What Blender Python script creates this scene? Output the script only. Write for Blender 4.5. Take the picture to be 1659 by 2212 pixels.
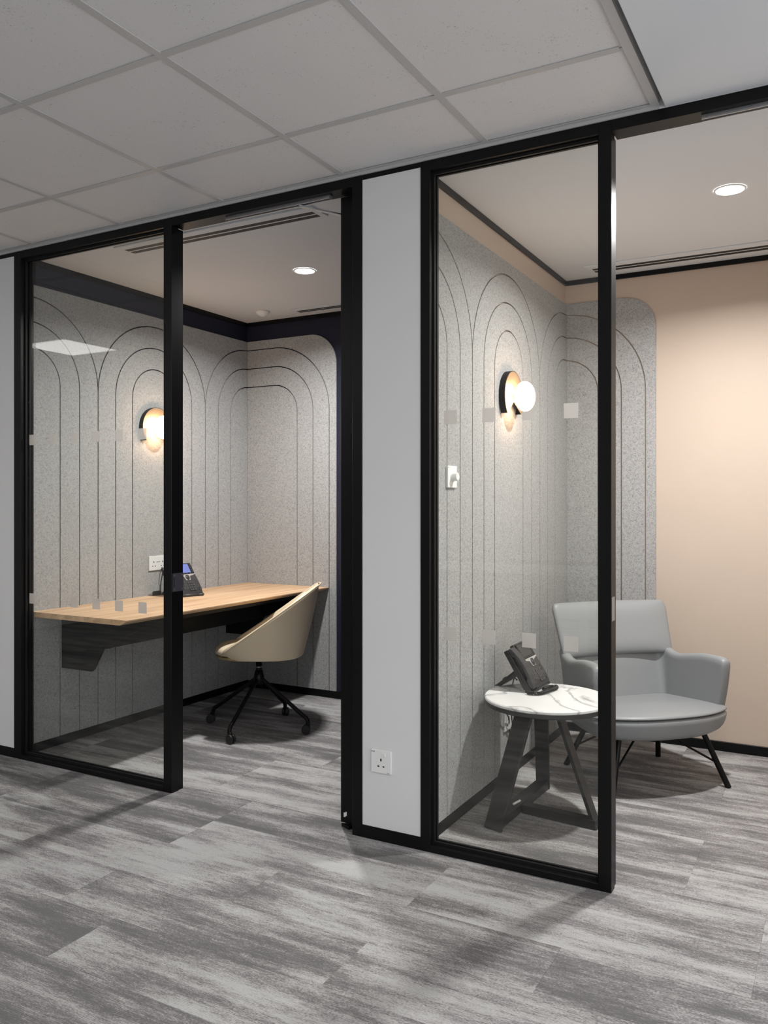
import bpy, bmesh, math, random
from mathutils import Vector, Matrix
random.seed(7)
S = bpy.context.scene
for o in list(bpy.data.objects): bpy.data.objects.remove(o)
C = S.collection
PI = math.pi

# ------------------------------------------------------------------ camera
cam = bpy.data.cameras.new('camera'); camo = bpy.data.objects.new('camera', cam); C.objects.link(camo)
camo.location = (1.9053, -2.7230, 1.2780); camo.rotation_euler = (PI/2, 0, 0.5057)
cam.sensor_fit = 'HORIZONTAL'; cam.sensor_width = 36; cam.lens = 1787.69/1659*36
cam.shift_y = -(1106-1084.73)/1659; cam.clip_start = .02
S.camera = camo
# ------------------------------------------------------------------ world + exposure
W = bpy.data.worlds.new('world'); S.world = W; W.use_nodes = True
W.node_tree.nodes['Background'].inputs[0].default_value = (.93, .96, 1, 1)
W.node_tree.nodes['Background'].inputs[1].default_value = 3.0
S.view_settings.view_transform = 'Standard'; S.view_settings.look = 'None'
S.view_settings.gamma = 1; S.view_settings.use_curve_mapping = False
S.view_settings.exposure = 0.0
DOWNLIGHT_W = 41; PANEL_W = 13; SCONCE_E = 27

# ------------------------------------------------------------------ materials
def nodes(name):
    m = bpy.data.materials.new(name); m.use_nodes = True
    nt = m.node_tree; return m, nt, nt.nodes['Principled BSDF']
def N(nt, t, **kw):
    n = nt.nodes.new(t)
    for k, v in kw.items(): setattr(n, k, v)
    return n
def L(nt, a, b): nt.links.new(a, b)
def plain(name, col, rough=.5, metal=0, spec=.5, bump=0, bscale=200, var=0, vscale=6):
    m, nt, p = nodes(name)
    p.inputs['Base Color'].default_value = (*col, 1); p.inputs['Roughness'].default_value = rough
    p.inputs['Metallic'].default_value = metal; p.inputs['Specular IOR Level'].default_value = spec
    tc = N(nt, 'ShaderNodeTexCoord')
    if bump:
        n = N(nt, 'ShaderNodeTexNoise'); n.inputs['Scale'].default_value = bscale; n.inputs['Detail'].default_value = 3
        L(nt, tc.outputs['Object'], n.inputs['Vector'])
        b = N(nt, 'ShaderNodeBump'); b.inputs['Strength'].default_value = bump; b.inputs['Distance'].default_value = .002
        L(nt, n.outputs['Fac'], b.inputs['Height']); L(nt, b.outputs['Normal'], p.inputs['Normal'])
    if var:
        n = N(nt, 'ShaderNodeTexNoise'); n.inputs['Scale'].default_value = vscale
        L(nt, tc.outputs['Object'], n.inputs['Vector'])
        r = N(nt, 'ShaderNodeValToRGB'); e = r.color_ramp.elements
        e[0].position = .3; e[1].position = .7
        e[0].color = (*[c*(1-var) for c in col], 1); e[1].color = (*[min(1, c*(1+var)) for c in col], 1)
        L(nt, n.outputs['Fac'], r.inputs[0]); L(nt, r.outputs[0], p.inputs['Base Color'])
    return m
def emit(name, col, e):
    m, nt, p = nodes(name)
    p.inputs['Base Color'].default_value = (*col, 1); p.inputs['Emission Color'].default_value = (*col, 1)
    p.inputs['Emission Strength'].default_value = e
    return m

M = {}
M['black'] = plain('black_powder_coat', (.004, .004, .0044), .38, 0, .22, .05, 900)
M['blackmatte'] = plain('black_matte_steel', (.006, .006, .0065), .55, 0, .3)
M['white'] = plain('white_wall_paint', (.74, .74, .74), .6, 0, .3, .06, 250, .01, 2)
M['gypsum'] = plain('white_gypsum_paint', (.71, .74, .775), .75, 0, .2, .04, 200)
M['navy'] = plain('navy_wall_paint', (.016, .017, .034), .6, 0, .3, .05, 250)
M['peach'] = plain('peach_wall_paint', (.57, .475, .395), .6, 0, .25, .06, 250, .015, 3)
M['tee'] = plain('ceiling_grid_enamel', (.50, .50, .50), .5)
M['whiteplastic'] = plain('white_plastic', (.82, .82, .81), .35)
M['darkhole'] = plain('dark_slot', (.01, .01, .01), .6)
M['steel'] = plain('brushed_steel', (.45, .45, .46), .35, .9)
M['plate'] = plain('dark_bronze_plate', (.085, .078, .095), .4, .3)
M['phone'] = plain('charcoal_plastic', (.042, .041, .042), .45, 0, .5, .08, 1500)
M['phonedark'] = plain('black_plastic', (.009, .009, .01), .38)
M['silver'] = plain('silver_plastic', (.48, .47, .46), .35, .3)
M['key'] = plain('keypad_grey', (.07, .07, .075), .4)
M['rubber'] = plain('black_rubber', (.008, .008, .008), .5)
M['bronze'] = plain('bronze_satin_metal', (.33, .25, .17), .42, .55)
M['cream'] = plain('cream_leather', (.68, .57, .41), .38, 0, .45, .10, 320)
M['creamdark'] = plain('tan_leather', (.36, .27, .14), .36, 0, .45, .10, 320)
M['greyleather'] = plain('grey_leather', (.245, .256, .262), .42, 0, .45, .10, 300)
M['greyleatherdark'] = plain('dark_grey_leather', (.085, .09, .098), .45, 0, .45, .10, 300)
M['tablesteel'] = plain('charcoal_steel', (.022, .022, .023), .5)
M['screen'] = emit('blue_phone_screen', (.12, .15, .40), .35)
M['screenoff'] = plain('dark_phone_screen', (.03, .032, .036), .12, 0, .6)
M['bulb'] = emit('opal_glass_lit', (1, .66, .42), SCONCE_E)
M['led'] = emit('led_diffuser', (1, .97, .93), 40)
M['paneldiff'] = emit('panel_diffuser', (1, .98, .96), 1.5)
M['decal'] = None

def felt_mat():
    m, nt, p = nodes('grey_acoustic_felt')
    tc = N(nt, 'ShaderNodeNewGeometry')
    a = N(nt, 'ShaderNodeTexNoise'); a.inputs['Scale'].default_value = 125; a.inputs['Detail'].default_value = 5; a.inputs['Roughness'].default_value = .7; a.inputs['Distortion'].default_value = 1.2
    b = N(nt, 'ShaderNodeTexNoise'); b.inputs['Scale'].default_value = 330; b.inputs['Detail'].default_value = 2
    L(nt, tc.outputs['Position'], a.inputs['Vector']); L(nt, tc.outputs['Position'], b.inputs['Vector'])
    mx = N(nt, 'ShaderNodeMath', operation='MULTIPLY_ADD'); mx.inputs[1].default_value = .55
    L(nt, b.outputs['Fac'], mx.inputs[0]); L(nt, a.outputs['Fac'], mx.inputs[2])
    r = N(nt, 'ShaderNodeValToRGB'); e = r.color_ramp.elements
    e[0].position = .58; e[0].color = (.185, .185, .187, 1); e[1].position = .88; e[1].color = (.45, .45, .446, 1)
    k = e.new(.72); k.color = (.345, .345, .343, 1)
    L(nt, mx.outputs[0], r.inputs[0]); L(nt, r.outputs[0], p.inputs['Base Color'])
    p.inputs['Roughness'].default_value = .95; p.inputs['Specular IOR Level'].default_value = .1
    bp = N(nt, 'ShaderNodeBump'); bp.inputs['Strength'].default_value = .35; bp.inputs['Distance'].default_value = .002
    L(nt, mx.outputs[0], bp.inputs['Height']); L(nt, bp.outputs['Normal'], p.inputs['Normal'])
    return m
M['felt'] = felt_mat()

def carpet_mat():
    m, nt, p = nodes('streaked_grey_carpet')
    g = N(nt, 'ShaderNodeNewGeometry'); oi = N(nt, 'ShaderNodeObjectInfo')
    off = N(nt, 'ShaderNodeVectorMath', operation='SCALE'); off.inputs[0].default_value = (37.1, 53.7, 0)
    L(nt, oi.outputs['Random'], off.inputs['Scale'])
    v = N(nt, 'ShaderNodeVectorMath', operation='ADD'); L(nt, g.outputs['Position'], v.inputs[0]); L(nt, off.outputs[0], v.inputs[1])
    mp = N(nt, 'ShaderNodeMapping'); mp.inputs['Scale'].default_value = (1.9, 10, 1); L(nt, v.outputs[0], mp.inputs['Vector'])
    a = N(nt, 'ShaderNodeTexNoise'); a.inputs['Scale'].default_value = 1.0; a.inputs['Detail'].default_value = 4; a.inputs['Roughness'].default_value = .6
    L(nt, mp.outputs[0], a.inputs['Vector'])
    mpb = N(nt, 'ShaderNodeMapping'); mpb.inputs['Scale'].default_value = (34, 150, 1); L(nt, v.outputs[0], mpb.inputs['Vector'])
    d = N(nt, 'ShaderNodeTexNoise'); d.inputs['Scale'].default_value = 1.0; d.inputs['Detail'].default_value = 4; d.inputs['Roughness'].default_value = .7
    L(nt, mpb.outputs[0], d.inputs['Vector'])
    mp2 = N(nt, 'ShaderNodeMapping'); mp2.inputs['Scale'].default_value = (150, 330, 1); L(nt, v.outputs[0], mp2.inputs['Vector'])
    b = N(nt, 'ShaderNodeTexNoise'); b.inputs['Scale'].default_value = 1; b.inputs['Detail'].default_value = 2
    L(nt, mp2.outputs[0], b.inputs['Vector'])
    # patch + dash + speckle, then one steep threshold between the dark and the light yarn
    f1 = N(nt, 'ShaderNodeMath', operation='MULTIPLY_ADD'); f1.inputs[1].default_value = .44; L(nt, d.outputs['Fac'], f1.inputs[0]); L(nt, a.outputs['Fac'], f1.inputs[2])
    mpl = N(nt, 'ShaderNodeMapping'); mpl.inputs['Scale'].default_value = (.7, 75, 1); L(nt, v.outputs[0], mpl.inputs['Vector'])
    ln = N(nt, 'ShaderNodeTexNoise'); ln.inputs['Scale'].default_value = 1.0; ln.inputs['Detail'].default_value = 1; L(nt, mpl.outputs[0], ln.inputs['Vector'])
    f2 = N(nt, 'ShaderNodeMath', operation='MULTIPLY_ADD'); f2.inputs[1].default_value = .16; L(nt, ln.outputs['Fac'], f2.inputs[0]); L(nt, f1.outputs[0], f2.inputs[2])
    f = N(nt, 'ShaderNodeMath', operation='MULTIPLY_ADD'); f.inputs[1].default_value = .46; L(nt, b.outputs['Fac'], f.inputs[0]); L(nt, f2.outputs[0], f.inputs[2])
    r1 = N(nt, 'ShaderNodeMath', operation='MULTIPLY_ADD'); r1.inputs[1].default_value = .16; L(nt, oi.outputs['Random'], r1.inputs[0]); L(nt, f.outputs[0], r1.inputs[2])
    r = N(nt, 'ShaderNodeValToRGB'); e = r.color_ramp.elements
    e[0].position = .595; e[0].color = (.155, .152, .152, 1); e[1].position = .785; e[1].color = (.47, .464, .458, 1)
    k = e.new(.662); k.color = (.235, .221, .221, 1); k = e.new(.715); k.color = (.36, .350, .346, 1)
    sc = N(nt, 'ShaderNodeMath', operation='MULTIPLY'); sc.inputs[1].default_value = .62; L(nt, r1.outputs[0], sc.inputs[0]); L(nt, sc.outputs[0], r.inputs[0])
    # fine ribs of the loop pile
    w = N(nt, 'ShaderNodeTexWave', wave_type='BANDS', bands_direction='Y'); w.inputs['Scale'].default_value = 58; w.inputs['Distortion'].default_value = .6
    L(nt, v.outputs[0], w.inputs['Vector'])
    mr = N(nt, 'ShaderNodeMapRange'); mr.inputs['To Min'].default_value = .90; mr.inputs['To Max'].default_value = 1.06; L(nt, w.outputs['Fac'], mr.inputs['Value'])
    mc = N(nt, 'ShaderNodeVectorMath', operation='SCALE'); L(nt, r.outputs[0], mc.inputs[0]); L(nt, mr.outputs[0], mc.inputs['Scale'])
    L(nt, mc.outputs[0], p.inputs['Base Color'])
    p.inputs['Roughness'].default_value = 1; p.inputs['Specular IOR Level'].default_value = .05
    bp = N(nt, 'ShaderNodeBump'); bp.inputs['Strength'].default_value = .5; bp.inputs['Distance'].default_value = .003
    ad = N(nt, 'ShaderNodeMath', operation='ADD'); L(nt, b.outputs['Fac'], ad.inputs[0]); L(nt, w.outputs['Fac'], ad.inputs[1])
    L(nt, ad.outputs[0], bp.inputs['Height']); L(nt, bp.outputs['Normal'], p.inputs['Normal'])
    return m
M['carpet'] = carpet_mat()

def tile_mat():
    m, nt, p = nodes('mineral_fibre_tile')
    g = N(nt, 'ShaderNodeNewGeometry'); oi = N(nt, 'ShaderNodeObjectInfo')
    off = N(nt, 'ShaderNodeVectorMath', operation='SCALE'); off.inputs[0].default_value = (11.3, 7.7, 0); L(nt, oi.outputs['Random'], off.inputs['Scale'])
    v = N(nt, 'ShaderNodeVectorMath', operation='ADD'); L(nt, g.outputs['Position'], v.inputs[0]); L(nt, off.outputs[0], v.inputs[1])
    a = N(nt, 'ShaderNodeTexNoise'); a.inputs['Scale'].default_value = 150; a.inputs['Detail'].default_value = 2; a.inputs['Distortion'].default_value = 1.5
    b = N(nt, 'ShaderNodeTexNoise'); b.inputs['Scale'].default_value = 5; b.inputs['Detail'].default_value = 2
    L(nt, v.outputs[0], a.inputs['Vector']); L(nt, v.outputs[0], b.inputs['Vector'])
    ad = N(nt, 'ShaderNodeMath', operation='MULTIPLY_ADD'); ad.inputs[1].default_value = .22; L(nt, b.outputs['Fac'], ad.inputs[0]); L(nt, a.outputs['Fac'], ad.inputs[2])
    r = N(nt, 'ShaderNodeValToRGB'); e = r.color_ramp.elements
    e[0].position = .365; e[0].color = (.36, .36, .36, 1); e[1].position = .43; e[1].color = (.72, .716, .72, 1)
    L(nt, ad.outputs[0], r.inputs[0]); L(nt, r.outputs[0], p.inputs['Base Color'])
    p.inputs['Roughness'].default_value = .95; p.inputs['Specular IOR Level'].default_value = .1
    bp = N(nt, 'ShaderNodeBump'); bp.inputs['Strength'].default_value = .3; bp.inputs['Distance'].default_value = .001
    L(nt, ad.outputs[0], bp.inputs['Height']); L(nt, bp.outputs['Normal'], p.inputs['Normal'])
    return m
M['tile'] = tile_mat()

def wood_mat():
    m, nt, p = nodes('oak_laminate')
    tc = N(nt, 'ShaderNodeNewGeometry')
    mp = N(nt, 'ShaderNodeMapping'); mp.inputs['Scale'].default_value = (26, 1.6, 26); L(nt, tc.outputs['Position'], mp.inputs['Vector'])
    a = N(nt, 'ShaderNodeTexNoise'); a.inputs['Scale'].default_value = 1; a.inputs['Detail'].default_value = 5; a.inputs['Distortion'].default_value = .5
    L(nt, mp.outputs[0], a.inputs['Vector'])
    r = N(nt, 'ShaderNodeValToRGB'); e = r.color_ramp.elements
    e[0].position = .28; e[0].color = (.50, .30, .16, 1); e[1].position = .72; e[1].color = (.78, .54, .34, 1)
    L(nt, a.outputs['Fac'], r.inputs[0]); L(nt, r.outputs[0], p.inputs['Base Color'])
    p.inputs['Roughness'].default_value = .45
    return m
M['wood'] = wood_mat()
M['woodedge'] = plain('oak_edge_band', (.50, .34, .21), .5, var=.15, vscale=30)

def marble_mat():
    m, nt, p = nodes('white_marble')
    tc = N(nt, 'ShaderNodeTexCoord')
    w = N(nt, 'ShaderNodeTexNoise'); w.inputs['Scale'].default_value = 2.6; w.inputs['Detail'].default_value = 7; w.inputs['Distortion'].default_value = .9
    L(nt, tc.outputs['Object'], w.inputs['Vector'])
    s = N(nt, 'ShaderNodeMath', operation='SUBTRACT'); s.inputs[1].default_value = .5; L(nt, w.outputs['Fac'], s.inputs[0])
    ab = N(nt, 'ShaderNodeMath', operation='ABSOLUTE'); L(nt, s.outputs[0], ab.inputs[0])
    r = N(nt, 'ShaderNodeValToRGB'); e = r.color_ramp.elements
    e[0].position = 0; e[0].color = (.40, .39, .39, 1); e[1].position = .030; e[1].color = (.88, .88, .87, 1)
    k = e.new(.008); k.color = (.62, .61, .61, 1)
    L(nt, ab.outputs[0], r.inputs[0]); L(nt, r.outputs[0], p.inputs['Base Color'])
    p.inputs['Roughness'].default_value = .16
    return m
M['marble'] = marble_mat()

def glass_mat(name, tint, haze=0):
    m = bpy.data.materials.new(name); m.use_nodes = True; nt = m.node_tree
    for n in list(nt.nodes): nt.nodes.remove(n)
    out = N(nt, 'ShaderNodeOutputMaterial'); t = N(nt, 'ShaderNodeBsdfTransparent'); t.inputs[0].default_value = (*tint, 1)
    gl = N(nt, 'ShaderNodeBsdfGlossy'); gl.inputs['Roughness'].default_value = .0
    fr = N(nt, 'ShaderNodeFresnel'); fr.inputs['IOR'].default_value = 1.5
    ge = N(nt, 'ShaderNodeNewGeometry')                    # same reflectance on both faces of the pane
    io = N(nt, 'ShaderNodeMapRange'); io.inputs['To Min'].default_value = 1.5; io.inputs['To Max'].default_value = 1/1.5
    L(nt, ge.outputs['Backfacing'], io.inputs['Value']); L(nt, io.outputs[0], fr.inputs['IOR'])
    mx = N(nt, 'ShaderNodeMixShader'); L(nt, fr.outputs[0], mx.inputs[0]); L(nt, t.outputs[0], mx.inputs[1]); L(nt, gl.outputs[0], mx.inputs[2])
    if haze:
        d = N(nt, 'ShaderNodeBsdfDiffuse'); d.inputs[0].default_value = (.72, .70, .68, 1)
        tr = N(nt, 'ShaderNodeBsdfTranslucent'); tr.inputs[0].default_value = (.72, .70, .68, 1)
        h = N(nt, 'ShaderNodeMixShader'); h.inputs[0].default_value = .5; L(nt, d.outputs[0], h.inputs[1]); L(nt, tr.outputs[0], h.inputs[2])
        m2 = N(nt, 'ShaderNodeMixShader'); m2.inputs[0].default_value = haze; L(nt, mx.outputs[0], m2.inputs[1]); L(nt, h.outputs[0], m2.inputs[2])
        L(nt, m2.outputs[0], out.inputs[0])
    else: L(nt, mx.outputs[0], out.inputs[0])
    return m
M['glass'] = glass_mat('clear_glass', (.975, .98, .965))
M['decal'] = glass_mat('frosted_film', (.9, .9, .9), .6)

# ------------------------------------------------------------------ mesh helpers
class MB:
    def __init__(s): s.v = []; s.f = []
    def add(s, vs, fs):
        k = len(s.v); s.v += [tuple(v) for v in vs]; s.f += [tuple(i+k for i in f) for f in fs]; return s
    def box(s, x0, x1, y0, y1, z0, z1):
        return s.add([(x0,y0,z0),(x1,y0,z0),(x1,y1,z0),(x0,y1,z0),(x0,y0,z1),(x1,y0,z1),(x1,y1,z1),(x0,y1,z1)],
                     [(3,2,1,0),(4,5,6,7),(0,1,5,4),(1,2,6,5),(2,3,7,6),(3,0,4,7)])
    def prism(s, poly, fn, t0, t1):           # polygon in 2D extruded between t0 and t1; fn(a,b,t) -> xyz
        n = len(poly)
        vs = [fn(a, b, t0) for a, b in poly] + [fn(a, b, t1) for a, b in poly]
        fs = [tuple(range(n))[::-1], tuple(range(n, 2*n))] + [(i, (i+1) % n, n+(i+1) % n, n+i) for i in range(n)]
        return s.add(vs, fs)
    def cyl(s, p0, p1, r0, r1=None, n=16, caps=True):
        r1 = r0 if r1 is None else r1
        p0 = Vector(p0); p1 = Vector(p1); d = (p1-p0).normalized()
        u = d.orthogonal().normalized(); w = d.cross(u)
        vs = []
        for p, r in ((p0, r0), (p1, r1)):
            vs += [p+(u*math.cos(2*PI*i/n)+w*math.sin(2*PI*i/n))*r for i in range(n)]
        fs = [(i, (i+1) % n, n+(i+1) % n, n+i) for i in range(n)]
        if caps: fs += [tuple(range(n))[::-1], tuple(range(n, 2*n))]
        return s.add(vs, fs)
    def tube(s, pts, r, n=8):
        pts = [Vector(p) for p in pts]; rr = r if isinstance(r, (list, tuple)) else [r]*len(pts)
        vs = []; u = None
        for i, p in enumerate(pts):
            d = (pts[min(i+1, len(pts)-1)]-pts[max(i-1, 0)]).normalized()
            u = d.orthogonal().normalized() if u is None else (u-d*u.dot(d)).normalized()
            w = d.cross(u)
            vs += [p+(u*math.cos(2*PI*k/n)+w*math.sin(2*PI*k/n))*rr[i] for k in range(n)]
        m = len(pts)
        fs = [(i*n+k, i*n+(k+1) % n, (i+1)*n+(k+1) % n, (i+1)*n+k) for i in range(m-1) for k in range(n)]
        fs += [tuple(range(n))[::-1], tuple(range((m-1)*n, m*n))]
        return s.add(vs, fs)
    def lathe(s, prof, o=(0,0,0), axis='z', n=32, a0=0, a1=2*PI):
        full = abs(a1-a0-2*PI) < 1e-6; cols = n if full else n+1
        vs = []
        for i in range(cols):
            a = a0+(a1-a0)*i/n
            for r, h in prof:
                if axis == 'z': vs.append((o[0]+r*math.cos(a), o[1]+r*math.sin(a), o[2]+h))
                else: vs.append((o[0]+h, o[1]+r*math.cos(a), o[2]+r*math.sin(a)))
        m = len(prof); fs = []
        for i in range(n):
            j = (i+1) % cols
            for k in range(m-1): fs.append((i*m+k, j*m+k, j*m+k+1, i*m+k+1))
        return s.add(vs, fs)
    def build(s, name, mat, parent=None, smooth=False, bevel=0, subsurf=0, world=True, solid=0, seg=2):
        me = bpy.data.meshes.new(name)
        o = bpy.data.objects.new(name, me); C.objects.link(o)
        off = Vector((0, 0, 0))
        if parent is not None:
            o.parent = parent
            if world:
                p = parent
                while p is not None: off += p.location; p = p.parent
        elif world:
            xs = [v[0] for v in s.v]; ys = [v[1] for v in s.v]; zs = [v[2] for v in s.v]
            off = Vector(((min(xs)+max(xs))/2, (min(ys)+max(ys))/2, min(zs))); o.location = off
        me.from_pydata([tuple(Vector(v)-off) for v in s.v], [], s.f)
        bm = bmesh.new(); bm.from_mesh(me)
        bmesh.ops.remove_doubles(bm, verts=bm.verts, dist=1e-6)
        bmesh.ops.recalc_face_normals(bm, faces=bm.faces)
        bm.to_mesh(me); bm.free()
        me.materials.append(M[mat])
        if solid:
            d = o.modifiers.new('solid', 'SOLIDIFY'); d.thickness = abs(solid); d.offset = -1 if solid > 0 else 1
        if bevel:
            d = o.modifiers.new('bevel', 'BEVEL'); d.width = bevel; d.segments = seg; d.limit_method = 'ANGLE'; d.angle_limit = math.radians(40)
        if subsurf:
            d = o.modifiers.new('subsurf', 'SUBSURF'); d.levels = subsurf; d.render_levels = subsurf
        if smooth or subsurf:
            for p in me.polygons: p.use_smooth = True
        return o
def tag(o, label, cat=None, group=None):
    o['label'] = label
    if cat: o['category'] = cat
    if group: o['group'] = group
    return o
def struct(o, label, cat):
    o['kind'] = 'structure'; return tag(o, label, cat)
def empty(name, loc, rz=0, parent=None):
    o = bpy.data.objects.new(name, None); C.objects.link(o); o.location = loc; o.rotation_euler = (0, 0, rz)
    o.empty_display_size = .1; o.parent = parent; return o
def box(x0, x1, y0, y1, z0, z1): return MB().box(x0, x1, y0, y1, z0, z1)

# ================================================================== SETTING
XL, XW1R, XW2L, XR = -1.711, .302, .542, 2.46      # wall faces of the two rooms
YB = 1.845                                        # back wall face
ZC, ZO = 2.518, 2.541                             # room ceiling, office ceiling grid
HT, HB = 2.527, 2.490                             # header top / bottom
FD = .078                                         # frame depth
OX0, OX1, OY0 = -5.2, 4.3, -7.0                   # open office extents

# floor: base slab and carpet planks laid in staggered rows along the corridor
fl = box(OX0-.1, OX1+.1, OY0-.1, YB+.2, -.12, -.006).build('floor', 'carpet')
struct(fl, 'grey streaked carpet floor running through corridor and both rooms', 'floor')
pl = box(-.4998, .4998, -.1249, .1249, -.006, 0).build('carpet_plank', 'carpet', fl, world=False)
first = True
y = -2.4+.125
while y < YB:
    x = -4.3+random.choice((0, .25, .5, .75))
    while x < 3.0:
        o = pl if first else pl.copy()
        if not first: C.objects.link(o)
        first = False
        o.parent = fl; o.location = Vector((x+.5, y, random.uniform(-.0004, .0004)))-fl.location
        x += 1
    y += .25

# open-office ceiling: mineral tiles in an exposed grid, plain gypsum to the right
cl = box(OX0-.1, 1.417, OY0-.1, .0005, ZO+.03, ZO+.12).build('ceiling', 'gypsum')
struct(cl, 'suspended grid ceiling of white mineral tiles over the corridor', 'ceiling')
TP = .592
gx = [-.3737+TP*k for k in range(-8, 3)]+[1.375]; gx = [OX0]+gx
gy = [-.012]+[-.389-TP*j for j in range(0, 11)]+[OY0]
PANELS = {(-.0777-TP*6, -.685-TP*2), (-.0777-TP*3, -.685-TP*3), (-.0777-TP*4, -.685-TP*5), (-.0777-TP*5, -.685-TP*4)}
tilemesh = {}; panelcells = []
for i in range(len(gx)-1):
    for j in range(len(gy)-1):
        x0, x1, y1, y0 = gx[i], gx[i+1], gy[j], gy[j+1]
        cx, cy, w, h = (x0+x1)/2, (y0+y1)/2, x1-x0, y1-y0
        if any(abs(cx-a) < .05 and abs(cy-b) < .05 for a, b in PANELS): panelcells.append((cx, cy)); continue
        key = (round(w, 3), round(h, 3))
        if key not in tilemesh:
            o = box(-w/2+.002, w/2-.002, -h/2+.002, h/2-.002, 0, .014).build('ceiling_tile', 'tile', cl, world=False, bevel=.0015, seg=1)
            tilemesh[key] = o
        else:
            o = tilemesh[key].copy(); C.objects.link(o)
        o.parent = cl; o.location = Vector((cx, cy, ZO+.0015))-cl.location
for x in gx[1:-1]:
    box(x-.012, x+.012, OY0, -.012, ZO-.002, ZO+.001).build('ceiling_tee', 'tee', cl)
for y in gy[1:-1]:
    for i in range(len(gx)-1):
        box(gx[i]+.012, gx[i+1]-.012, y-.012, y+.012, ZO-.0022, ZO+.0008).build('ceiling_tee', 'tee', cl)
b = box(OX0, 1.398, -.004, .0, HT+.0005, ZO+.012); b.box(OX0, 1.398, -.020, -.004, ZO-.003, ZO-.001); b.build('wall_angle', 'tee', cl)
box(1.372, 1.399, OY0, -.012, ZO-.004, ZO+.03).build('edge_trim', 'tee', cl)
b = box(1.417, OX1+.1, OY0-.1, .0005, HT+.001, ZO+.12); g = b.build('ceiling_gypsum', 'gypsum')
struct(g, 'plain white gypsum ceiling at the right of the tiles', 'ceiling')
g = box(XL-.1, XW1R+.05, .0785, YB+.15, ZC, ZC+.12).build('ceiling_room', 'gypsum'); struct(g, 'white gypsum ceiling of the room with the desk', 'ceiling')
g = box(XW2L-.05, XR+.1, .0785, YB+.15, ZC, ZC+.12).build('ceiling_room', 'gypsum'); struct(g, 'white gypsum ceiling of the room with the armchair', 'ceiling')

# walls
def wall(name, b, mat, label): o = b.build(name, mat); return struct(o, label, 'wall')
wall('wall_left', box(XL-.1, XL, .08, YB, 0, ZC), 'navy', 'navy side wall behind the long desk')
wall('wall_back', box(XL-.1, .42, YB, YB+.15, 0, ZC), 'navy', 'navy back wall of the room with the desk')
wall('wall_back', box(.42, XR+.1, YB, YB+.15, 0, ZC), 'peach', 'peach back wall behind the grey armchair')
wall('wall_divider', box(XW1R, .42, .08, YB, 0, ZC), 'navy', 'navy side of the wall between the rooms')
wall('wall_divider', box(.42, XW2L, .08, YB, 0, ZC), 'peach', 'peach side of the wall between the rooms')
wall('wall_right', box(XR, XR+.1, .08, YB, 0, ZC), 'peach', 'peach right wall of the armchair room')
wall('wall_front', box(.302, .55, .003, .08, .048, 2.508), 'white', 'white corridor wall panel with the socket, between the glazed rooms')
wall('wall_front', box(OX0, -1.717, .003, .08, .048, 2.508), 'white', 'white corridor wall at the far left edge')
wall('wall_front', box(2.215, OX1, .003, .08, .048, 2.508), 'white', 'white corridor wall beyond the armchair room')
wall('wall_office_left', box(OX0-.1, OX0, OY0, .1, 0, ZO+.1), 'white', 'white end wall of the open office')
wall('wall_office_back', box(OX0, OX1, OY0-.1, OY0, 0, ZO+.1), 'white', 'white far wall of the open office behind the camera')
b = MB(); b.box(OX1, OX1+.1, OY0, .1, 0, .6); b.box(OX1, OX1+.1, OY0, .1, 2.4, ZO+.1)
for k in range(6):
    yy = OY0+(.1-OY0)*k/5; b.box(OX1, OX1+.1, yy-.05, yy+.05, .6, 2.4)
wall('wall_office_right', b, 'white', 'white office wall beyond the right edge with unseen window openings added for daylight')  # openings added to bring daylight onto the corridor ceiling and floor

wall('wall_light_block', box(OX0, OX1, .0005, .0782, HT+.0003, 2.70), 'white', 'unseen white filler above the black headers, added to block stray light')  # added filler, keeps sky light from leaking in over the headers
# black skirting and top strips
def trim(name, b, label): o = b.build(name, 'black', bevel=.001, seg=1); return struct(o, label, 'trim')
T = .012
trim('baseboard_left', box(XL, XL+T, .085, YB, 0, .046), 'black skirting under the felt wall behind the desk')
trim('baseboard_back', box(XL+T, XW1R, YB-T, YB, 0, .046), 'black skirting along the navy back wall')
trim('baseboard_divider', box(XW1R-T, XW1R, .085, YB-T, 0, .046), 'black skirting on the desk room side of the dividing wall')
trim('baseboard_left', box(XW2L, XW2L+T, .085, YB, 0, .046), 'black skirting under the felt wall beside the round table')
trim('baseboard_back', box(XW2L+T, XR, YB-T, YB, 0, .048), 'black skirting along the peach back wall')
trim('baseboard_right', box(XR-T, XR, .085, YB-T, 0, .048), 'black skirting on the right wall of the armchair room')
trim('baseboard_front', box(.302, .55, 0, .08, 0, .048), 'black skirting under the white socket wall')
trim('baseboard_front', box(OX0, -1.717, 0, .08, 0, .048), 'black skirting at the far left of the corridor')
trim('baseboard_front', box(2.215, OX1, 0, .08, 0, .048), 'black skirting of the corridor wall beyond the armchair room')
trim('trim_1', box(.302, .55, .001, .08, 2.508, HT), 'black strip over the white socket wall')
trim('trim_2', box(OX0, -1.717, .001, .08, 2.508, HT), 'black strip over the white wall at far left')
trim('trim_3', box(2.215, OX1, .001, .08, 2.508, HT), 'black strip over the corridor wall beyond the armchair room')
for n, (a, bb, lab) in enumerate(((XL, XW1R, 'desk room'), (XW2L, XR, 'armchair room'))):
    trim('trim_%d' % (4+n*3), box(a, a+.012, .085, YB, ZC-.026, ZC-.0005), 'black shadow line along the ceiling of the %s, left' % lab)
    trim('trim_%d' % (5+n*3), box(a+.012, bb-.012, YB-.012, YB, ZC-.026, ZC-.0005), 'black shadow line along the ceiling of the %s, back' % lab)
    trim('trim_%d' % (6+n*3), box(bb-.012, bb, .085, YB, ZC-.026, ZC-.0005), 'black shadow line along the ceiling of the %s, right' % lab)

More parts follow.
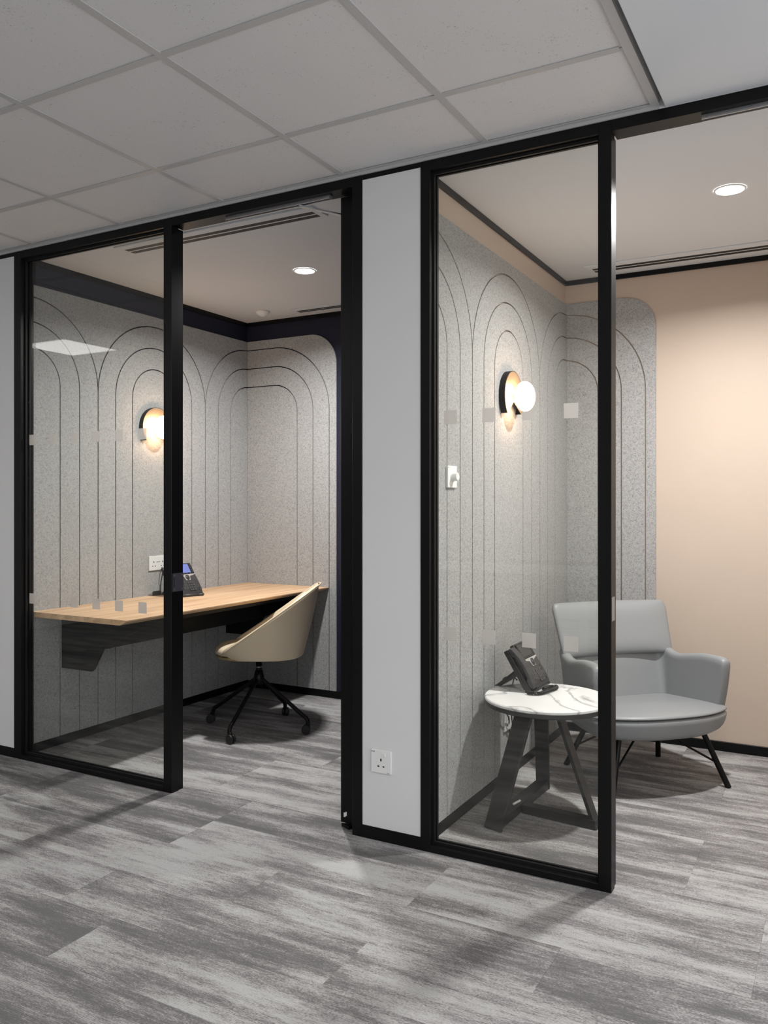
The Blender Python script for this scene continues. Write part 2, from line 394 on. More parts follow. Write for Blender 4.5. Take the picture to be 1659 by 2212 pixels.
# glazed screens -------------------------------------------------------------
def window(n, xs0, xs1, xp0, xp1, decals, label, pname):
    w = empty('window_%d' % n, ((xs0+xp1)/2, .04, 0)); struct(w, label, 'window')
    box(xs0, xs1, 0, FD, 0, HT).build('stile', 'black', w, bevel=.0012, seg=1)
    b = box(xp0, xp1, 0, .044, 0, HT); b.box(xp0, xp1-.004, .046, FD, 0, HB); post = b.build('post', 'black', w, bevel=.0012, seg=1)
    b = box(xs1, xp0, 0, FD, HB, HT); b.build('header', 'black', w, bevel=.0012, seg=1)
    b = box(xs1, xp0, 0, FD, 0, .023); b.build('sill', 'black', w, bevel=.002, seg=2)
    b = MB()
    for (ya, yb_) in ((.024, .034), (.046, .056)):
        b.box(xs1, xp0, ya, yb_, .023, .033); b.box(xs1, xp0, ya, yb_, HB-.010, HB)
        b.box(xs1, xs1+.008, ya, yb_, .033, HB-.010); b.box(xp0-.008, xp0, ya, yb_, .033, HB-.010)
    b.build('glazing_bead', 'blackmatte', w)
    gl = box(xs1+.002, xp0-.002, .035, .045, .025, HB-.002).build('glass_pane', 'glass', w)
    for z in (1.588, .798):
        for x in decals:
            box(x-.025, x+.025, .0338, .0348, z-.0255, z+.0255).build('frosted_square', 'decal', gl)
    return w, post
w1, post1 = window(1, -1.717, -1.668, -.715, -.668, (-1.62, -1.471, -1.322, -1.173, -1.024, -.875), 'tall black framed glass screen in front of the desk', 'a')
w2, post2 = window(2, .55, .588, 1.204, 1.246, (.656, .805, .954, 1.102), 'tall black framed glass screen in front of the round table', 'b')
w1['category'] = w2['category'] = 'window'

# strike plates on the posts
def strike(x, y0, y1, z0, z1, post):
    o = box(x, x+.0015, y0, y1, z0, z1).build('strike_plate', 'plate', post)
    return o
sp = box(-.668, -.6665, .006, .074, .884, .964).build('strike_plate', 'plate', w1)
b = box(-.6672, -.6662, .012, .018, .905, .945); b.build('latch_slot', 'darkhole', sp)
b = MB()
for yy in (.018, .066):
    for zz in (.893, .955): b.cyl((-.667, yy, zz), (-.6658, yy, zz), .003, n=8)
b.build('screw', 'steel', sp)
sp = box(1.246, 1.2475, .004, .04, .888, .966).build('strike_plate', 'steel', w2)

# door frame heads and jambs over the openings
b = box(-.668, .258, 0, FD, HB, HT)
df = empty('door_frame', (-.2, .04, 0)); struct(df, 'black door frame of the desk room', 'door frame')
b.build('door_head', 'black', df, bevel=.0012, seg=1)
b = box(.258, .302, 0, FD, 0, HT); b.box(.224, .258, .047, FD, 0, HB); b.build('jamb', 'black', df, bevel=.0012, seg=1)
b = MB().prism([(.175, .055), (.224, .03), (.224, .06)], lambda a, c, t: (a, c, t), 0.001, .012); b.build('floor_pivot', 'black', df)
df2 = empty('door_frame', (1.7, .04, 0)); struct(df2, 'black door frame of the armchair room', 'door frame')
box(1.246, 2.171, 0, FD, HB, HT).build('door_head', 'black', df2, bevel=.0012, seg=1)
box(2.171, 2.215, 0, FD, 0, HT).build('jamb', 'black', df2, bevel=.0012, seg=1)

# open door leaf, seen edge on
d1 = empty('door_1', (.19, .06, 0)); struct(d1, 'black framed glass door standing open against the dividing wall', 'door')
box(.167, .217, .062, .112, .012, HB-.006).build('door_stile', 'black', d1, bevel=.0015, seg=1)
box(.167, .217, .900, .95, .012, HB-.006).build('door_stile', 'black', d1, bevel=.0015, seg=1)
box(.167, .217, .112, .90, .012, .09).build('door_rail', 'black', d1, bevel=.0015, seg=1)
box(.167, .217, .112, .90, HB-.056, HB-.006).build('door_rail', 'black', d1, bevel=.0015, seg=1)
box(.187, .197, .114, .898, .088, HB-.054).build('glass_pane', 'glass', d1)
b = box(.182, .190, .060, .064, .035, .052); b.box(.190, .196, .060, .064, .040, .056); b.build('seal_plunger', 'whiteplastic', d1)
b = box(.218, .222, .86, .94, .98, 1.0); b.box(.218, .262, .91, .93, .984, .996); b.box(.25, .262, .80, .93, .984, .996); b.build('door_handle', 'black', d1)
b = MB(); b.box(.161, .1665, .15, .40, 2.40, 2.445); b.build('closer_body', 'steel', d1)

# closer tracks and arm under the door heads
def closer(x0, x1, label, arm):
    e = empty('door_closer', ((x0+x1)/2, .035, HB-.014)); tag(e, label, 'door closer', 'door closers under the black headers')
    b = MB(); b.box(x0, x1, .024, .028, HB-.014, HB-.0005); b.box(x0, x1, .042, .046, HB-.014, HB-.0005); b.box(x0, x1, .028, .042, HB-.004, HB-.0005)
    b.build('track', 'steel', e)
    if arm:
        p0, p1 = Vector(arm[0]), Vector(arm[1]); d = (p1-p0).normalized(); n = Vector((0, 0, 1)); s = d.cross(n).normalized()
        vs = [p+s*a*.009+n*c*.003 for p in (p0, p1) for a, c in ((-1,-1),(1,-1),(1,1),(-1,1))]
        MB().add(vs, [(0,1,2,3),(7,6,5,4),(0,4,5,1),(1,5,6,2),(2,6,7,3),(3,7,4,0)]).build('arm', 'steel', e)
        MB().cyl(p0-Vector((0, 0, .005)), p0+Vector((0, 0, .010)), .007, n=12).build('pivot', 'steel', e)
    return e
closer(-.385, .14, 'silver door closer track with a swung arm under the desk room header', ((-.01, .034, HB-.018), (.164, .20, HB-.046)))
closer(1.52, 2.04, 'silver door closer track under the armchair room header', None)

# ================================================================== FELT PANELS
ZS, RO, RM, RI, G = 1.884, .441, .314, .187, .0034
ZT, Z0 = 2.386, .0475
def ztop(s, c, R, flat):
    if flat and s <= c: return ZS+R
    return ZS+math.sqrt(max(0, R*R-(s-c)**2))
def samples(a, b, c, R, flat, n=26):
    # even in angle over the arc between a and b
    out = []
    ta = math.acos(max(-1, min(1, (a-c)/R))); tb = math.acos(max(-1, min(1, (b-c)/R)))
    if flat and a < c: out.append((a, ZS+R)); ta = PI/2
    for i in range(n+1):
        t = ta+(tb-ta)*i/n; out.append((c+R*math.cos(t), ZS+R*math.sin(t)))
    return out
def core(c, R, a, b, flat=False):
    R -= G; l = a if flat else max(a, c-R); r = min(b, c+R)
    return [(l, Z0)]+samples(l, r, c, R, flat)+[(r, Z0)]
def ring(c, R, r, a, b, flat=False):
    R -= G; r += G
    oL, oR, iL, iR = max(a, c-R), min(b, c+R), max(a, c-r), min(b, c+r)
    if flat: oL = iL = a
    p = []
    if c-R > a and not flat: p.append((oL, Z0))
    p += samples(oL, oR, c, R, flat)
    if c+R < b: p.append((oR, Z0))
    if c+r < b: p.append((iR, Z0))
    p += samples(iL, iR, c, r, flat)[::-1]
    if c-r > a and not flat: p.append((iL, Z0))
    return p
def spandrel(cs, a, b):
    R = RO+G; low = []
    ss = sorted(set([a, b]+[c+R*math.cos(PI*i/80) for c in cs for i in range(81)]+[(cs[i]+cs[i+1])/2 for i in range(len(cs)-1)]))
    ss = [s for s in ss if a <= s <= b]
    for s in ss:
        z = max(ZS+math.sqrt(max(0, R*R-(s-c)**2)) for c in cs if abs(s-c) <= R+1e-9)
        low.append((s, z))
    return [(a, ZT), (b, ZT)]+low[::-1]
def outer_edge(c, x0, xe, rc, flat):
    R = RO+G
    p = [(x0, ZT), (xe-rc, ZT)]+[(xe-rc+rc*math.sin(PI/2*i/14), ZT-rc+rc*math.cos(PI/2*i/14)) for i in range(1, 15)]+[(xe, Z0), (c+R, Z0)]
    return p+samples(x0, c+R, c, R, flat)[::-1]
def felt(name, loc, label, polys, fn, t0, t1):
    e = empty(name, loc); tag(e, label, 'wall panel', 'grey felt wall panels with arched grooves')
    for p in polys: MB().prism(p, fn, t0, t1).build('felt_piece', 'felt', e)
    return e
def side_polys(cs, a, b):
    ps = [spandrel(cs, a, b)]
    for c in cs:
        ps += [core(c, RI, a, b), ring(c, RM, RI, a, b), ring(c, RO, RM, a, b)]
    return ps
def back_polys(c, x0, xe, rc, flat):
    return [outer_edge(c, x0, xe, rc, flat), core(c, RI, x0, 9, flat), ring(c, RM, RI, x0, 9, flat), ring(c, RO, RM, x0, 9, flat)]
FT = .010; YF = YB-FT-.001
felt('felt_panel', (XL, .96, Z0), 'grey felt wall panel with arched grooves behind the long desk', side_polys([.079, .961, 1.843], .086, YF), lambda s, z, t: (t, s, z), XL+.0005, XL+.0005+FT)
felt('felt_panel', (-1.35, YB, Z0), 'grey felt panel with a rounded corner on the navy back wall', back_polys(-1.469, XL+.0012+FT, -.975, .2, True), lambda s, z, t: (s, t, z), YB-.0005, YB-.0005-FT)
felt('felt_panel', (XW2L, .96, Z0), 'grey felt wall panel with arched grooves beside the round table', side_polys([.042, .924, 1.806], .086, YF), lambda s, z, t: (t, s, z), XW2L+.0005, XW2L+.0005+FT)
felt('felt_panel', (.8, YB, Z0), 'grey felt panel with a rounded corner on the peach wall behind the armchair', back_polys(.541, XW2L+.0012+FT, 1.036, .17, False), lambda s, z, t: (s, t, z), YB-.0005, YB-.0005-FT)
FX1, FX2 = XL+.0005+FT, XW2L+.0005+FT        # felt faces

# ================================================================== CEILING FITTINGS
def area(name, loc, size, watts, col, parent, shape='DISK', spread=PI, sy=None, rot=(0, 0, 0)):
    l = bpy.data.lights.new(name, 'AREA'); l.shape = shape; l.size = size
    if sy: l.size_y = sy
    l.energy = watts; l.color = col; l.spread = spread
    o = bpy.data.objects.new(name, l); C.objects.link(o); o.parent = parent; o.location = loc; o.rotation_euler = rot
    return o
def downlight(x, y, label, watts=None, z=ZC):
    e = empty('downlight', (x, y, z)); tag(e, label, 'ceiling light', 'round recessed downlights')
    MB().lathe([(.061, -.0005), (.060, -.004), (.053, -.005), (.051, -.001)], n=40).build('trim_ring', 'whiteplastic', e, True, world=False)
    MB().lathe([(0, -.003), (.03, -.003), (.052, -.003), (.052, -.001)], n=40).build('diffuser', 'led', e, world=False)
    area('downlight_light', (0, 0, -.007), .10, watts or DOWNLIGHT_W, (1, .992, .978), e, spread=math.radians(157))
    return e
downlight(-.613, .948, 'round lit downlight in the ceiling of the desk room')
downlight(1.516, .811, 'round lit downlight in the ceiling of the armchair room')
for i, (cx, cy) in enumerate(sorted(panelcells)):  # only the leftmost is mirrored in the glass; others added to light the corridor
    e = empty('ceiling_panel_light', (cx, cy, ZO)); tag(e, 'flush square panel light in the tiled office ceiling, %s from the left end wall' % ('nearest', 'added unseen, second', 'added unseen, third', 'added unseen, farthest')[min(i, 3)], 'ceiling light', 'square office panel lights')
    b = MB(); b.box(-.292, .292, -.292, -.27, 0, .012); b.box(-.292, .292, .27, .292, 0, .012); b.box(-.292, -.27, -.27, .27, 0, .012); b.box(.27, .292, -.27, .27, 0, .012)
    b.build('frame', 'whiteplastic', e, world=False)
    box(-.27, .27, -.27, .27, .004, .010).build('diffuser', 'paneldiff', e, world=False)
    area('panel_light', (0, 0, -.002), .52, PANEL_W if cx > -3 else 2.5, (1, .975, .95), e, 'SQUARE')
for (cx, cy, wh) in ((2.1, -2.2, 'above the camera'), (3.4, -1.2, 'by the right wall near the rooms'), (2.1, -4.2, 'deep in the office'), (3.4, -4.2, 'by the right wall deep in the office')):  # unseen lamps added to brighten the corridor
    e = empty('ceiling_panel_light', (cx, cy, HT+.0008)); tag(e, 'added unseen panel light in the plain office ceiling, '+wh, 'ceiling light', 'added panel lights in the plain office ceiling')
    b = MB(); b.box(-.30, .30, -.30, -.27, -.008, -.0002); b.box(-.30, .30, .27, .30, -.008, -.0002); b.box(-.30, -.27, -.27, .27, -.008, -.0002); b.box(.27, .30, -.27, .27, -.008, -.0002)
    b.build('frame', 'whiteplastic', e, world=False)
    box(-.27, .27, -.27, .27, -.005, -.0002).build('diffuser', 'paneldiff', e, world=False)
    area('panel_light', (0, 0, -.010), .52, PANEL_W, (1, .975, .95), e, 'SQUARE')

def slot_diffuser(x0, x1, y0, y1, label):
    e = empty('slot_diffuser', ((x0+x1)/2, (y0+y1)/2, ZC)); tag(e, label, 'air vent', 'linear slot air diffusers')
    a, bb = (x1-x0)/2, (y1-y0)/2; z0, z1 = -.008, -.0004
    s1, s2, w = -bb*.10, bb*.50, bb*.42
    b = MB(); b.box(-a, a, -bb, s1-w/2, z0, z1); b.box(-a+.03, a-.03, s1+w/2, s2-w/2, z0, z1); b.box(-a, a, s2+w/2, bb, z0, z1)
    b.box(-a, -a+.03, s1-w/2, s2+w/2, z0, z1); b.box(a-.03, a, s1-w/2, s2+w/2, z0, z1)
    b.build('frame', 'gypsum', e, world=False, bevel=.001, seg=1)
    box(-a+.028, a-.028, s1-w/2, s1+w/2, -.0086, -.0078).build('slot', 'darkhole', e, world=False)
    box(-a+.028, a-.028, s2-w/2, s2+w/2, -.0086, -.0078).build('slot', 'darkhole', e, world=False)
slot_diffuser(-1.19, -.034, .155, .285, 'long white slot air diffuser above the desk room door')
slot_diffuser(-1.203, -.05, 1.64, 1.735, 'white slot air diffuser near the navy back wall')
slot_diffuser(.72, 2.1, 1.585, 1.735, 'white slot air diffuser near the peach back wall')
e = empty('smoke_detector', (-1.39, 1.60, ZC)); tag(e, 'small white cone smoke detector on the desk room ceiling', 'smoke detector')
MB().lathe([(.046, -.0005), (.046, -.006), (.043, -.012), (.0, -.012)], n=28).build('base', 'whiteplastic', e, True, world=False)
MB().lathe([(.042, -.012), (.030, -.024), (.012, -.034), (0, -.036)], n=28).build('cone', 'whiteplastic', e, True, world=False)

# ================================================================== SCONCES
def sconce(x, y, z, label, rz=0):
    e = empty('wall_sconce', (x, y, z), rz); tag(e, label, 'wall light', 'disc wall lights with oval opal lamps')
    R = .120; h = .030
    a1, a2 = math.radians(-36), math.radians(222)        # dish spans a1..a2, notch at the bottom
    rim = [(R*math.cos(a1+(a2-a1)*i/56), R*math.sin(a1+(a2-a1)*i/56)) for i in range(57)]
    poly = rim+[(-.004, -.022)]
    MB().prism(poly, lambda a, c, t: (t, a, c), h-.002, h).build('disc', 'bronze', e, world=False)
    n = 56; vs = []
    for i in range(n+1):
        a = a1+(a2-a1)*i/n
        for r, hh in ((R, .001), (R, h), (R-.002, h), (R-.002, .001)): vs.append((hh, r*math.cos(a), r*math.sin(a)))
    fs = [(i*4+k, (i+1)*4+k, (i+1)*4+(k+1) % 4, i*4+(k+1) % 4) for i in range(n) for k in range(4)]+[(0,1,2,3), (n*4+3, n*4+2, n*4+1, n*4)]
    MB().add(vs, fs).build('shaded_skirt', 'blackmatte', e, world=False)  # same metal as the disc, coloured black for its unlit side
    MB().cyl((.001, 0, 0), (.045, 0, 0), .012, n=16).build('stem', 'bronze', e, True, world=False)
    prof = [(.069*math.sin(PI*i/18), -.0436*math.cos(PI*i/18)) for i in range(19)]
    MB().lathe(prof, o=(.082, 0, 0), axis='x', n=36).build('lamp_globe', 'bulb', e, True, world=False)
    return e
sconce(FX1, .945, 1.722, 'lit bronze disc wall light above the desk, half behind the post')
sconce(FX2, .905, 1.762, 'lit bronze disc wall light above the round table')

# ================================================================== SOCKETS, DIMMER
def socket(loc, rz, w, label, double=False, usb=False):
    # local: plate faces +x, width along y
    e = empty('wall_socket', loc, rz); tag(e, label, 'socket')
    box(0, .008, -w/2, w/2, -.043, .043).build('plate', 'whiteplastic', e, world=False, bevel=.0015)
    for c in ((-.036, .036) if double else (0,)):
        b = box(.0075, .0084, c-.003, c+.003, .002, .012)
        b.box(.0075, .0084, c-.015, c-.007, -.020, -.015); b.box(.0075, .0084, c+.007, c+.015, -.020, -.015)
        b.build('pin_hole', 'darkhole', e, world=False)
        if not double:
            b = MB()
            for s in (-1, 1):
                b.box(.0075, .0082, c+s*.011-.0065, c+s*.011+.0065, -.0275, -.0205)
            b.build('shutter_surround', 'whiteplastic', e, world=False)
    if not double:
        box(.0075, .0105, .004, .019, .020, .034).build('rocker_switch', 'whiteplastic', e, world=False, bevel=.001)
        b = MB()
        for k in range(3): b.box(.0079, .0082, -.040+k*.005, -.0372+k*.005, .034, .038)
        b.box(.0079, .0082, .026, .036, -.040, -.0388)
        b.build('print_mark', 'key', e, world=False)['kind'] = 'stuff'
    if usb:
        b = box(.0075, .0084, -.013, -.003, .005, .009); b.box(.0075, .0084, .003, .013, .005, .009); b.build('usb_port', 'darkhole', e, world=False)
    return e
socket((.387, .003, .301), -PI/2, .086, 'white switched socket low on the white corridor wall')
socket((FX1, .973, .913), 0, .147, 'white double socket with usb ports above the desk', True, True)
socket((FX2, .885, .272), 0, .086, 'white socket low on felt wall behind the round table')
e = empty('dimmer_switch', (FX2, .262, 1.378)); tag(e, 'white dimmer switch with round knob on felt wall', 'switch')
box(0, .009, -.043, .043, -.043, .043).build('plate', 'whiteplastic', e, world=False, bevel=.0015)
MB().lathe([(.021, .009), (.020, .012), (.0165, .012)], n=28, axis='x').build('collar', 'whiteplastic', e, True, world=False)
MB().lathe([(.0165, .010), (.0160, .030), (.0145, .032), (0, .032)], n=28, axis='x').build('knob', 'whiteplastic', e, world=False)
b = MB(); b.box(.0085, .0092, -.040, -.032, .035, .037); b.build('print_mark', 'key', e, world=False)['kind'] = 'stuff'

# ================================================================== DESK
dk = empty('wall_desk', (-1.36, .96, 0)); tag(dk, 'long oak topped desk on black brackets along the felt wall', 'desk')
dx0, dx1, dy0, dy1, dz0, dz1 = FX1+.001, -1.030, .086, YF-.001, .696, .722
MB().prism([(dx0, dz0), (dx1-.045, dz0), (dx1, dz1-.006), (dx1, dz1), (dx0, dz1)], lambda a, c, t: (a, t, c), dy0, dy1).build('desk_top', 'wood', dk)
box(dx1-.0002, dx1+.0008, dy0, dy1, dz1-.0055, dz1-.0005).build('edge_band', 'woodedge', dk)
box(-1.405, -1.39, .29, 1.62, .527, dz0).build('apron', 'blackmatte', dk)
for yy in (.28, 1.612):
    MB().prism([(dx0, .405), (-1.475, .405), (-1.458, .418), (-1.39, .527), (-1.12, .660), (-1.12, dz0), (dx0, dz0)], lambda a, c, t: (a, t, c), yy-.006, yy+.006).build('bracket', 'blackmatte', dk)
box(dx0, -1.12, .292, 1.60, .668, dz0-.0005).build('support_frame', 'blackmatte', dk)
# cable grommet on the desk
e = empty('cable_grommet', (-1.663, .928, .722)); tag(e, 'grey cable outlet lid standing on the desk by the wall', 'cable outlet')
MB().prism([(-.032, 0), (.032, 0), (.032, .018), (.024, .028), (-.024, .028), (-.032, .018)], lambda a, c, t: (t, a, c), -.004, .004).build('lid', 'phone', e, world=False)
box(-.02, .03, -.036, .036, .0003, .002).build('frame', 'woodedge', e, world=False)

# ================================================================== DESK PHONES
def phone(loc, label, lit, rz=0):
    e = empty('desk_phone', loc, rz); tag(e, label, 'phone', 'desk phones')
    T_ = math.radians(58); u = Vector((-math.cos(T_), 0, math.sin(T_))); n = Vector((math.sin(T_), 0, math.cos(T_)))
    O = Vector((0, 0, .012))
    def P(a, c, t): return tuple(O+u*a+Vector((0, c, 0))+n*t)     # a up the face, c across, t out of the face
    def slab(a0, a1, c0, c1, t0, t1): return MB().prism([(a0, c0), (a1, c0), (a1, c1), (a0, c1)], lambda a, c, t: P(a, c, t), t0, t1)
    H = .205; cr = .115
    # body, gently curved in profile
    prof = [(0, 0), (.03, .006), (.09, .006), (.15, .001), (H, 0), (H, -.018), (.1, -.026), (.02, -.022), (0, -.012)]
    b = MB().prism(prof, lambda a, t, c: P(a, c, t), -.054, cr); body = b.build('body', 'phone', e, world=False, bevel=.003, seg=2)
    b = MB().prism([(0, -.006), (H-.01, -.010), (H-.01, -.03), (.02, -.034), (0, -.014)], lambda a, t, c: P(a, c, t), -.112, -.0545); b.build('cradle', 'phonedark', e, world=False, bevel=.003)
    bz = slab(.128, .200, -.044, .111, .0008, .0050); bz = bz.build('screen_bezel', 'phonedark', e, world=False, bevel=.001)
    slab(.138, .195, -.030, .085, .0048, .0056).build('screen', 'screen' if lit else 'screenoff', bz, world=False)
    b = MB()
    for k in range(5):
        for c0 in (-.041, .093): a = .142+k*.0115; b.add(*_slab(P, a, a+.005, c0, c0+.011, .0048, .0062))
    for k in range(4): b.add(*_slab(P, .130, .1345, -.022+k*.03, -.008+k*.03, .0048, .0062))
    b.build('soft_keys', 'key', bz, world=False)['kind'] = 'stuff'
    pan = MB().prism([(.127, -.046), (.127, .113), (.122, .105), (.113, .06), (.088, .052), (.088, .016), (.113, .008), (.122, -.040)], P, .0030, .0068).build('silver_panel', 'silver', e, world=False)
    nv = MB().lathe([(.0165, 0), (.0165, .003), (.0125, .0035), (.0125, .002), (.0105, .002), (.010, .004), (0, .004)], n=24)
    m3 = Matrix((u, Vector((0, 1, 0)), n)).transposed(); o3 = Vector(P(.106, .034, .0068))
    nv.v = [tuple(o3+m3 @ Vector(v)) for v in nv.v]; nv.build('navigation_ring', 'phone', pan, True, world=False)
    b = MB()
    for r in range(4):
        for c in range(3): a = .064-r*.0155; cc = .013+c*.018; b.add(*_slab(P, a, a+.009, cc, cc+.013, .0055, .0092))
    for (a, c) in ((.07, -.036), (.07, -.02), (.052, -.036), (.052, -.02), (.03, -.036), (.03, -.02), (.076, .090), (.06, .082), (.06, .098), (.034, .082), (.034, .098), (.018, .090)):
        b.add(*_slab(P, a, a+.007, c, c+.009, .0055, .0085))
    b.build('keypad', 'key', e, world=False)['kind'] = 'stuff'
    # handset lying in the cradle on the left
    hs = [(.004, .006), (.02, .014), (.06, .021), (.10, .023), (.14, .020), (.185, .010), (.198, .000), (.190, -.012), (.160, -.012), (.150, .000), (.10, .006), (.055, .002), (.045, -.010), (.012, -.008)]
    MB().prism(hs, lambda a, t, c: P(a, c, t), -.108, -.060).build('handset', 'phone', e, world=False, bevel=.006, seg=3)
    # stand leg behind
    b = MB().prism([(-.085, .095), (-.075, .10), (-.19, .004), (-.20, 0), (-.17, 0), (-.09, .055)], lambda a, z, c: (a, c, z), -.042, .07)
    b.build('stand', 'phonedark', e, world=False, bevel=.002)
    box(-.035, .004, -.11, .112, .0003, .012).build('foot', 'phonedark', e, world=False, bevel=.003)
    return e
def _slab(P, a0, a1, c0, c1, t0, t1):
    v = [P(a, c, t) for t in (t0, t1) for a, c in ((a0, c0), (a1, c0), (a1, c1), (a0, c1))]
    return v, [(3,2,1,0),(4,5,6,7),(0,1,5,4),(1,2,6,5),(2,3,7,6),(3,0,4,7)]
phone((-1.478, 1.012, .722), 'charcoal desk phone with a lit blue screen on the oak desk', True)
TC = (.846, .568); TZ = .482; TR = .254
phone((.782, .692, TZ), 'charcoal desk phone with a dark screen on the round marble table', False)
# coiled cord of the table phone
def coil(path, rad=.0062, wire=.0021, pitch=.0055):
    pts = [Vector(p) for p in path]; seg = []
    for i in range(len(pts)-1):
        n = max(2, int((pts[i+1]-pts[i]).length/.002))
        for k in range(n): seg.append(pts[i].lerp(pts[i+1], k/n))
    out = []; dist = 0
    for i in range(len(seg)-1):
        d = (seg[i+1]-seg[i]); l = d.length; d.normalize(); u = d.cross(Vector((0, 0, 1))).normalized(); w = u.cross(d)
        m = 3
        for k in range(m):
            a = 2*PI*(dist+l*k/m)/pitch; out.append(seg[i].lerp(seg[i+1], k/m)+(u*math.cos(a)+w*math.sin(a))*rad)
        dist += l
    return MB().tube(out, wire, 5)
def smooth(ctrl, n=10):
    ctrl = [Vector(c) for c in ctrl]; c = [ctrl[0]]+ctrl+[ctrl[-1]]; out = []
    for i in range(1, len(c)-2):
        for k in range(n):
            t = k/n; p0, p1, p2, p3 = c[i-1:i+3]
            out.append(.5*((2*p1)+(p2-p0)*t+(2*p0-5*p1+4*p2-p3)*t*t+(3*p1-p0-3*p2+p3)*t**3))
    return out+[ctrl[-1]]
zc = TZ+.0095
o = coil(smooth([(.765, .558, zc), (.795, .552, zc), (.822, .575, zc), (.834, .625, zc), (.846, .69, zc), (.836, .722, zc), (.812, .70, zc), (.803, .65, zc)])).build('handset_cord', 'rubber', smooth=True)
tag(o, 'coiled black handset cord lying before the phone on marble table', 'cord')
o = MB().tube(smooth([(.640, .785, TZ+.004), (.612, .80, TZ+.014), (.578, .785, TZ+.006), (.569, .775, TZ-.03), (.572, .77, .40), (.580, .81, .33), (.572, .865, .285), (FX2+.012, .885, .262)]), .003, 8).build('phone_cable', 'rubber', smooth=True)
tag(o, 'thin black cable hanging from round table to the low socket', 'cord')
o = MB().tube(smooth([(.655, .80, TZ+.004), (.625, .825, TZ+.012), (.600, .85, TZ-.01), (.59, .86, .42), (.585, .86, .31), (.575, .905, .245), (FX2+.006, .92, .18), (FX2+.006, .90, .30)]), .0028, 8).build('phone_cable', 'rubber', smooth=True)
tag(o, 'second black cable looping below the low socket behind the table', 'cord')
o = MB().tube(smooth([(FX1+.012, 1.0, .885), (FX1+.03, .985, .85), (FX1+.012, .99, .79), (FX1+.010, .99, .728)]), .0032, 8).build('phone_cable', 'rubber', smooth=True)
tag(o, 'black cable from the double socket down to the desk phone', 'cord')
# pen-like bar lying in front of the desk phone, white stick on the table base
e = empty('marker_pen', (-1.444, 1.0, .722)); tag(e, 'dark grey marker pen lying on the desk before the phone', 'pen')
d = Vector((.04, .10, 0)).normalized()
MB().tube([d*-.075+Vector((0, 0, .0092)), d*.03+Vector((0, 0, .0092))], [.0088, .0088], 14).build('barrel', 'phone', e, True, world=False)
MB().tube([d*.031+Vector((0, 0, .0092)), d*.066+Vector((0, 0, .0092)), d*.070+Vector((0, 0, .0092))], [.0090, .0085, .006], 14).build('cap', 'phone', e, True, world=False)

# ================================================================== ROUND TABLE
t = empty('side_table', (TC[0], TC[1], 0)); tag(t, 'round white marble side table on a charcoal steel base', 'table')
MB().lathe([(0, TZ-.014), (TR-.003, TZ-.014), (TR, TZ-.011), (TR, TZ-.004), (TR-.004, TZ), (0, TZ)], n=72).build('marble_top', 'marble', t, True, world=False)
t.children[0].data.polygons.foreach_set('use_smooth', [False]*len(t.children[0].data.polygons))
MB().lathe([(0, TZ-.034), (TR-.010, TZ-.034), (TR-.005, TZ-.030), (TR-.005, TZ-.0145), (0, TZ-.0145)], n=72).build('rim', 'tablesteel', t, world=False)
def flatbar(name, p0, p1, wdir, w, th):
    p0, p1 = Vector(p0), Vector(p1); wd = Vector(wdir).normalized(); d = (p1-p0).normalized(); n = d.cross(wd).normalized()
    vs = [p+wd*a*w/2+n*c*th/2 for p in (p0, p1) for a, c in ((-1,-1),(1,-1),(1,1),(-1,1))]
    return MB().add(vs, [(0,1,2,3),(7,6,5,4),(0,4,5,1),(1,5,6,2),(2,6,7,3),(3,7,4,0)]).build(name, 'tablesteel', t, bevel=.001, seg=1)
A, Bp, Cp, J = Vector((.714, .305, .0)), Vector((.735, .86, .0)), Vector((1.066, .515, .0)), Vector((.729, .545, .0))
zt = TZ-.034; BW = .045
flatbar('leg', A+Vector((0, 0, .002)), (.790, .47, zt), (1, -.28, 0), .078, .016)
flatbar('leg', Bp+Vector((0, 0, .002)), (.770, .72, zt), (1, .1, 0), .06, .016)
flatbar('leg', Cp+Vector((0, 0, .002)), (.879, .585, zt), (.12, 1, 0), .048, .016)
flatbar('foot_bar', A+Vector((0, .01, .0185)), Bp+Vector((0, -.01, .0185)), (0, 0, 1), .036, .055)
flatbar('foot_bar', J+Vector((.029, 0, .0185)), Cp+Vector((0, 0, .0185)), (0, 0, 1), .035, .045)
o = MB().cyl((.727, .50, .0413), (.737, .55, .0413), .0045, n=10).build('white_stick', 'whiteplastic'); tag(o, 'small white stick lying on the steel base of the round table', 'stick')

# ================================================================== OFFICE CHAIR
def supel(a, n): return math.copysign(abs(math.cos(a))**(2/n), math.cos(a)), math.copysign(abs(math.sin(a))**(2/n), math.sin(a))
ch = empty('office_chair', (-.976, 1.023, 0), math.atan2(-.484, -.875)); tag(ch, 'cream leather tub chair on black four-star castor base at the desk', 'chair')
def tub(rings, ncol, phim, n):
    vs = []; fs = []
    for (x0, A_, B_, zf, nn) in rings:
        for i in range(ncol+1):
            p = -phim+2*phim*i/ncol
            c, s = supel(p, nn); x = x0-A_*c; vs.append((x, B_*s, zf(x)))
    m = ncol+1
    for r in range(len(rings)-1):
        for i in range(ncol): fs.append((r*m+i, r*m+i+1, (r+1)*m+i+1, (r+1)*m+i))
    return vs, fs, m
def rimz(x): return min(.817, .488+(.13-x)*(.335/.475)) if x < .13 else .488-(x-.13)*.9
PH = math.radians(138)
rings = []
for q in (0, .02, .06, .20, .45, .72, 1):
    s = q
    A_ = .220+(.290-.220)*s; B_ = .215+(.285-.215)*(s**.8); x0 = -.03-.026*s
    rings.append((x0, A_, B_, (lambda q_: (lambda x: .418+(max(rimz(x), .430)-.418)*q_))(q), 2.5))
vs, fs, m = tub(rings, 28, PH, 2.5)
b = MB().add(vs, fs)
